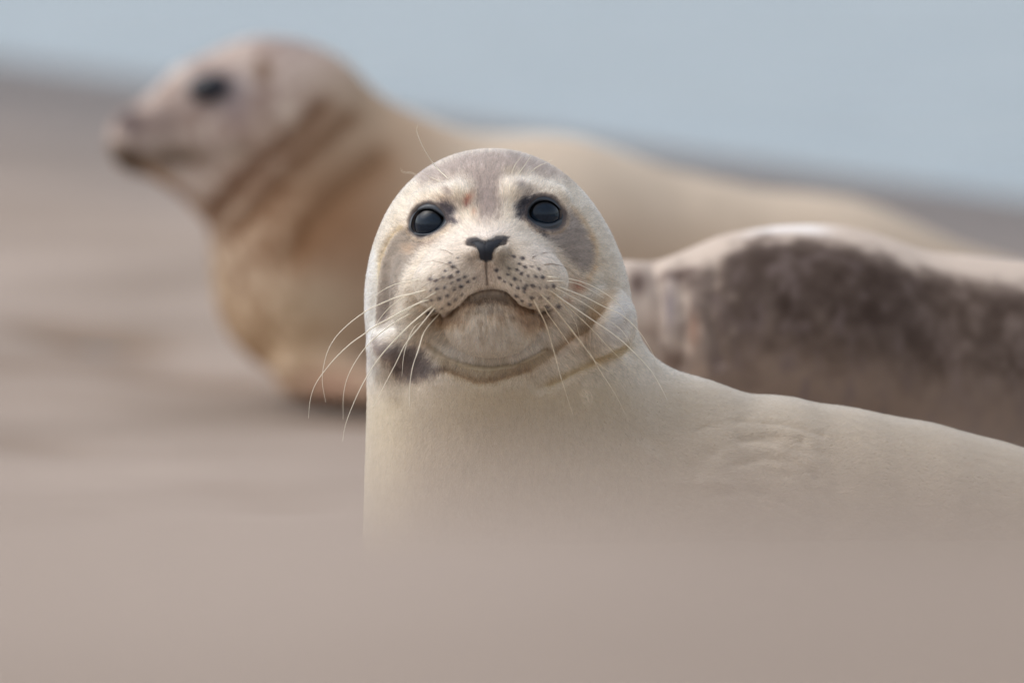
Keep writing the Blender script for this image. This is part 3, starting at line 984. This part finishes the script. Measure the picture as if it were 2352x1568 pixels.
# ---- whiskers, one mesh each
WH_MAT = plain_mat("ivory_whisker", (244, 234, 212), rough=0.35, spec=0.5)
WH_DARK = plain_mat("brown_whisker", (120, 100, 84), rough=0.4, spec=0.5)
WH_SAND = plain_mat("sandy_whisker", (222, 204, 176), rough=0.8, spec=0.2, noise_amt=0.4, scale=800)
Lw = [
    (Z5([(1130, 310), (1000, 345), (870, 375), (690, 450), (600, 500), (480, 590), (370, 700), (300, 820), (265, 950), (255, 1080), (283, 1245)]), 1.2, 'p', -150, -190),
    (Z5([(1150, 390), (1040, 430), (850, 530), (700, 610), (600, 680), (500, 750), (400, 840), (300, 950), (200, 1090), (155, 1220), (138, 1380)]), 1.45, 'p', -150, -180),
    (Z5([(1060, 470), (860, 580), (680, 720), (560, 860), (470, 1020), (430, 1180), (425, 1390)]), 1.0, 'p', -120, -140),
    (Z5([(1180, 440), (1000, 590), (850, 740), (720, 890), (600, 1080), (510, 1270), (450, 1430), (425, 1568)]), 1.35, 'p', -170, -210),
    (Z5([(1200, 450), (1080, 600), (950, 760), (870, 920), (770, 1110), (680, 1280)]), 1.2, 'p', -190, -220),
    (Z5([(1235, 500), (1110, 650), (1060, 800), (1010, 950), (985, 1110), (982, 1280)]), 1.3, 'p', -190, -220),
    (Z5([(1100, 560), (1010, 640), (940, 830), (918, 1030)]), 0.9, 'p', -180, -200),
    (Z5([(1120, 210), (1000, 235), (870, 260), (760, 310), (690, 370), (640, 470)]), 0.8, 'p', -120, -130),
    (Z5([(1180, 300), (1050, 330), (930, 370), (800, 470), (700, 600), (655, 740), (660, 860)]), 0.7, 'p', -120, -140),
    (Z5([(1240, 310), (1120, 380), (980, 470), (850, 560)]), 0.6, 'p', -150, -150),
    (Z1([(785, 895), (740, 872), (690, 860)]), 0.5, 'd', 0, -20),
    (Z1([(820, 1000), (720, 960), (640, 945), (570, 955)]), 0.5, 'd', 0, -20),
    (Z1([(790, 1060), (700, 1070), (600, 1110), (540, 1160)]), 0.55, 'd', 0, -20),
    (Z1([(1365, 915), (1450, 885), (1510, 880), (1560, 885)]), 0.6, 'd', 0, -25),
    (Z1([(1450, 970), (1540, 970), (1630, 1000), (1720, 1070)]), 0.6, 'd', 0, -30),
    (Z6([(100, 480), (160, 600), (210, 700), (260, 860), (300, 1000), (340, 1150), (385, 1290), (440, 1460)]), 1.25, 's', -190, -200),
    (Z6([(140, 430), (260, 550), (360, 670), (500, 850), (590, 970), (690, 1130), (800, 1300), (900, 1500)]), 1.25, 's', -190, -180),
    (Z6([(230, 420), (290, 460), (440, 600), (590, 740), (720, 880), (850, 1010), (1010, 1180)]), 1.1, 's', -180, -150),
    (Z6([(250, 430), (320, 480), (480, 590), (660, 710), (830, 830), (950, 940), (1090, 1090), (1170, 1220), (1230, 1340)]), 1.3, 'p', -180, -150),
    (Z6([(260, 380), (360, 410), (540, 480), (700, 560), (850, 630), (980, 750), (1070, 880), (1140, 1010)]), 1.25, 'p', -160, -120),
    (Z6([(220, 310), (290, 320), (420, 330), (560, 370), (680, 430), (780, 500), (850, 570), (885, 640)]), 0.95, 'p', -140, -120),
    (Z6([(190, 540), (230, 620), (330, 760), (400, 860), (460, 970)]), 1.1, 's', -190, -190),
    (Z6([(310, 500), (380, 580), (460, 690), (500, 830)]), 0.8, 's', -160, -160),
    (Z6([(560, 900), (640, 1030), (780, 1130), (870, 1240)]), 0.6, 's', -170, -150),
    (Z6([(280, 400), (340, 430), (560, 550), (700, 650), (850, 760), (925, 880)]), 0.8, 'p', -160, -130),
    (Z6([(200, 210), (300, 212), (400, 250), (480, 310), (560, 340)]), 0.6, 'd', -110, -100),
    (Z6([(200, 350), (330, 350), (480, 370), (620, 440), (700, 490)]), 0.8, 'p', -140, -120),
    (Z1([(745, 335), (650, 240), (570, 120), (520, 0), (522, -50)]), 0.85, 'p', 0, -60),
    (Z1([(690, 360), (620, 325), (540, 290)]), 0.6, 'p', 0, -25),
    (Z1([(500, 285), (460, 268), (400, 262), (385, 235)]), 0.6, 'p', 0, -25),
    (Z1([(1210, 305), (1240, 230), (1285, 175)]), 0.6, 'p', 0, -30),
    (Z1([(1255, 315), (1310, 235), (1360, 160)]), 0.65, 'p', 0, -30),
    (Z1([(1330, 310), (1400, 250), (1510, 200)]), 0.65, 'p', 0, -30),
]
for pts, r, kind, dref, dend in Lw:
    pts = np.array(pts)
    d0 = float(surf_d([pts[0, 0]], [pts[0, 1]])[0])
    t = np.linspace(0, 1, len(pts))
    if dref == 0:
        ds = surf_d(pts[:, 0], pts[:, 1])
        ds = np.where(ds > 300, d0, ds)
        dd = np.minimum(ds, d0 + 40) - 3 - (-dend) * t ** 1.2 * 0.5
    else:
        dd = d0 * (1 - sm(0, 0.5, t)) + dend * sm(0, 0.5, t)
        ds = surf_d(pts[:, 0], pts[:, 1])
        dd = np.minimum(dd, np.where(ds > 250, 999, ds - 20 * np.minimum(1, 4 * t)))
        dd[0] = d0 + 3
    P3 = np.stack([pts[:, 0], dd, pts[:, 1]], -1)
    vv, ff = tube(FA.w(P3) - R1, r * 1.35 * FA.u, 0.3 * FA.u, 6, 0.45 if kind == 's' else None)
    mesh_obj("whisker", vv, ff, {'p': WH_MAT, 'd': WH_DARK, 's': WH_SAND}[kind], root1)


# ================================================================== BACK SEALS
def build_simple(frame, f, xs, ys, zs, paint, strokes, root, subd=0, jitter=2.0):
    V, Q = surface_nets(f, xs, ys, zs)
    V = project(f, V, 5, 25)
    for _ in range(subd):
        V, Q = subdivide(V, Q)
        V = project(f, V, 2, 10)
    G = grad(f, V); N = G / (np.linalg.norm(G, axis=1, keepdims=True) + 1e-9)
    x, y = V[:, 0], V[:, 2]
    off = jitter * fbm(x / 80, y / 80, V[:, 1] / 80, 8, 3)
    fr = sm(0.0, 0.3, -N[:, 1])
    for pts, w, a in strokes:
        off = off - a * fr * np.exp(-(seg_dist(x, y, pts) / w) ** 2)
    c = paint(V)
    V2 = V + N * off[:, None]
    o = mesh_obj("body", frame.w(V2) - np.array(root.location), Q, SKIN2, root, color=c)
    return V2, Q, N, V, o


SKIN2 = coat_mat("smooth_seal_coat", bump=0.35, scale=700, rough=0.75)

# ---- tan seal seen in profile
FB = Frame(10.9)


def tan_f(p):
    f = ell(p, (610, 60, 255), (215, 175, 168))                       # skull
    f = smin(f, cap(p, (440, 40, 265), 108, (330, 40, 308), 66), 60)  # snout
    f = smin(f, ell(p, (302, 40, 322), (58, 72, 66)), 24)             # whisker pad end
    f = smin(f, cap(p, (340, 40, 350), 48, (470, 50, 380), 96), 50)   # jaw
    f = smin(f, cap(p, (640, 70, 330), 185, (712, 110, 650), 208), 90)  # neck
    f = smin(f, cap(p, (700, 90, 300), 165, (900, 170, 500), 222), 60)
    f = smin(f, cap(p, (722, 110, 640), 210, (830, 150, 705), 222), 80)   # chest
    f = smin(f, cap(p, (830, 170, 560), 262, (1250, 260, 640), 312), 120)
    f = smin(f, cap(p, (1250, 260, 640), 312, (1900, 420, 800), 330), 100)
    f = smin(f, cap(p, (1900, 420, 800), 330, (2900, 700, 1010), 230), 100)
    f = smin(f, cap(p, (2900, 700, 1010), 200, (3500, 850, 1050), 60), 100)
    f = smin(f, cap(p, (700, 0, 850), 70, (860, -110, 890), 42), 50)  # fore flipper on the sand
    return f


FOLD1 = Z7([(1800, 600), (1750, 640), (1600, 820), (1400, 960), (1200, 1150), (1000, 1370)])
FOLD2 = Z7([(2000, 680), (1950, 720), (1750, 900), (1500, 1130), (1250, 1400), (1120, 1530)])
FOLD3 = Z7([(2200, 1000), (1950, 1200), (1700, 1480), (1550, 1700)])


def tan_paint(P):
    x, d, y = P.T
    c = np.zeros((len(P), 3)) + np.array((180, 156, 132.0))
    c = mixc(c, (176, 158, 147), 1 - sm(600, 900, x + 0.9 * (y - 200)))       # greyer pink head
    c = mixc(c, (146, 108, 78), 0.8 * np.exp(-(((x - 760) / 190) ** 2 + ((y - 520) / 150) ** 2)))
    c = mixc(c, (190, 154, 120), 0.6 * np.exp(-(((x - 620) / 130) ** 2 + ((y - 780) / 90) ** 2)))
    c = mixc(c, (172, 144, 112), 0.5 * np.exp(-(seg_dist(x, y, [(440, 500), (480, 620), (520, 750), (590, 850)]) / 26) ** 2))
    c = mixc(c, (198, 178, 152), 0.8 * np.exp(-(((x - 720) / 95) ** 2 + ((y - 710) / 75) ** 2)))
    c = mixc(c, (112, 76, 50), 0.7 * np.exp(-(seg_dist(x, y, FOLD1) / 22) ** 2))
    c = mixc(c, (124, 88, 60), 0.6 * np.exp(-(seg_dist(x, y, FOLD2) / 21) ** 2))
    c = mixc(c, (120, 86, 58), 0.6 * np.exp(-(seg_dist(x, y, FOLD3) / 40) ** 2))
    c = mixc(c, (190, 140, 118), 0.5 * np.exp(-(((x - 760) / 90) ** 2 + ((y - 885) / 40) ** 2)))
    c = mixc(c, (206, 176, 140), 0.6 * np.exp(-(((x - 650) / 130) ** 2 + ((y - 770) / 90) ** 2)))
    hn = fbm(x / 24, y / 24, d / 24, 33, 3) * (1 - sm(640, 760, x))
    c = c - np.clip(hn, -0.6, 0.8)[:, None] * np.array((52, 58, 58.0))

    def spot(cx, cy, rx, ry, col, w, a=0.0):
        nonlocal c
        ca, sa = math.cos(a), math.sin(a)
        u = ((x - cx) * ca + (y - cy) * sa) / rx; v = (-(x - cx) * sa + (y - cy) * ca) / ry
        c = mixc(c, col, w * np.exp(-(u * u + v * v)) * (d < 200))
    spot(660, 105, 90, 28, (140, 122, 116), 0.6)
    spot(405, 362, 85, 28, (96, 80, 64), 0.8)
    spot(375, 275, 44, 40, (122, 106, 100), 0.75)
    spot(545, 260, 24, 34, (122, 104, 102), 0.7)
    spot(550, 345, 30, 16, (118, 104, 88), 0.65)
    spot(606, 166, 20, 26, (100, 74, 54), 0.95)
    spot(296, 278, 32, 28, (66, 54, 54), 0.9)
    spot(290, 366, 44, 20, (50, 34, 18), 0.95, 0.6)
    spot(506, 208, 64, 40, (76, 70, 76), 0.85)
    spot(370, 410, 50, 14, (150, 112, 72), 0.6, 0.6)
    spot(600, 390, 90, 50, (150, 122, 104), 0.4, -0.6)
    # pale back
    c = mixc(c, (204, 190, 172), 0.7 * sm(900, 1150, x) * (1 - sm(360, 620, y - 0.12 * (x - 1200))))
    c += (6 * fbm(x / 40, y / 40, d / 40, 3, 3))[:, None]
    return lin(np.clip(c, 8, 245))


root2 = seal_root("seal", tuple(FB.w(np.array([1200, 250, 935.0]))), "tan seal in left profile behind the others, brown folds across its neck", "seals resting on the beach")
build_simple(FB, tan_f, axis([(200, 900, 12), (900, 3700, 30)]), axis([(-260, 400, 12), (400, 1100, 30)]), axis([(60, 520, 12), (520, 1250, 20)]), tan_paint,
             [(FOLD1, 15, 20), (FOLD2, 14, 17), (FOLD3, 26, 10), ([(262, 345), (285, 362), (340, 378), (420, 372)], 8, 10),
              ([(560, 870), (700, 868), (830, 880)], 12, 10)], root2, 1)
R2 = np.array(root2.location)


def place_eye(frame, f, cx, cy, R, root, rootloc, sink, flat, mat):
    d_c = front_depth(f, [cx], [cy])[0]
    sp, sf = uv_sphere(40, 24)
    cen = np.array([cx, d_c + R * sink, cy])
    return mesh_obj("eye", frame.w(cen + sp * R * np.array(flat)) - rootloc, sf, mat, root)


EYE2 = plain_mat("dark_far_eye", (16, 20, 30), rough=0.1, spec=0.4)
place_eye(FB, tan_f, 490, 206, 42, root2, R2, 0.35, (1.35, 1, 0.85), EYE2)
NOSE2 = plain_mat("dark_far_nose", (48, 40, 42), rough=0.5)
sp, sf = uv_sphere(32, 20)
mesh_obj("nose", FB.w(np.array([278, 38, 284]) + sp * np.array([20, 30, 18])) - R2, sf, NOSE2, root2)
# ---- dark mottled seal lying between the two
FC = Frame(9.45)


def dark_f(p):
    f = cap(p, (1450, 0, 730), 120, (1640, 20, 740), 150)
    f = smin(f, cap(p, (1780, 60, 800), 275, (1900, 80, 815), 282), 110)
    f = smin(f, cap(p, (1900, 80, 825), 280, (2250, 140, 900), 290), 90)
    f = smin(f, cap(p, (2250, 140, 910), 295, (2900, 240, 900), 300), 90)
    f = smin(f, cap(p, (2900, 240, 900), 300, (3500, 330, 960), 190), 90)
    f = smin(f, ell(p, (3800, 360, 960), (190, 160, 150)), 90)
    f = smin(f, cap(p, (3900, 350, 985), 90, (4010, 350, 1000), 56), 50)
    f = smin(f, cap(p, (1430, -20, 690), 80, (1180, -40, 780), 42), 50)   # hind flippers
    f = smin(f, cap(p, (1430, 30, 800), 84, (1190, 60, 880), 42), 50)
    return f


def dark_paint(P):
    x, d, y = P.T
    c = np.zeros((len(P), 3)) + np.array((196, 180, 166.0))
    n = fbm(x / 40, y / 40, d / 40, 51, 4)
    top = np.interp(x, [1400, 1600, 1680, 1740, 1830, 1940, 2050, 2200, 2352, 2700], [600, 588, 548, 524, 522, 536, 570, 605, 618, 620])
    depth = y - top
    m = sm(2, 56, depth + 26 * n - 0.02 * np.clip(x - 1950, 0, 600) * 2.2)
    m = m * sm(1470, 1730, x + 110 * n)
    low = sm(170, 370, depth + 50 * n)
    dk = np.array((70, 57, 50.0)) + (np.clip(n, -1, 1) * 26)[:, None]
    c = c * (1 - m[:, None]) + dk * m[:, None]
    c = mixc(c, (138, 120, 106), low * 0.95 * m)
    n2 = fbm(x / 26, y / 44, d / 30, 61, 3)
    c = mixc(c, (112, 98, 95), 0.55 * sm(-0.1, 0.6, n2) * m)
    c = mixc(c, (128, 112, 100), 0.5 * sm(2000, 2250, x) * m * (0.6 + 0.6 * n2))

    def spot(cx, cy, rx, ry, col, w, a=0.0):
        nonlocal c
        ca, sa = math.cos(a), math.sin(a)
        u = ((x - cx) * ca + (y - cy) * sa) / rx; v = (-(x - cx) * sa + (y - cy) * ca) / ry
        c = mixc(c, col, w * np.exp(-(u * u + v * v)))
    c = mixc(c, (230, 224, 220), 0.9 * np.exp(-((x - 1810) / 95) ** 4) * (1 - sm(2, 20, depth)))  # white rim light along the back, painted over its paler fur
    spot(1464, 650, 22, 30, (84, 68, 62), 0.9)
    spot(1560, 628, 50, 12, (90, 74, 68), 0.8, -0.15)
    spot(1600, 650, 30, 20, (80, 66, 60), 0.6)
    spot(1535, 705, 14, 50, (112, 104, 110), 0.7)
    spot(1590, 760, 16, 40, (140, 100, 80), 0.5)
    spot(1480, 760, 30, 20, (150, 130, 116), 0.5)
    spot(1540, 830, 30, 26, (118, 98, 86), 0.7)
    spot(1600, 850, 20, 30, (170, 148, 130), 0.6)
    spot(1495, 720, 22, 40, (200, 180, 164), 0.6)
    return lin(np.clip(c, 8, 240))


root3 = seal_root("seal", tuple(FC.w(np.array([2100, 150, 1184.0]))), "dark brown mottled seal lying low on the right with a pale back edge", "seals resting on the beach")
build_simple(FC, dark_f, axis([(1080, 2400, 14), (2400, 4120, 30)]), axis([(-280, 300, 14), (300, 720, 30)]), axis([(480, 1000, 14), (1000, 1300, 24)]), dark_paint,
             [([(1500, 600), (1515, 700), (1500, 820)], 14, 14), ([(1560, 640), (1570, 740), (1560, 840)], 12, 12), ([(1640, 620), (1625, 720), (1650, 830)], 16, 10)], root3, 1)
R3 = np.array(root3.location)
place_eye(FC, dark_f, 3900, 925, 24, root3, R3, 0.5, (1, 1, 1), EYE2)
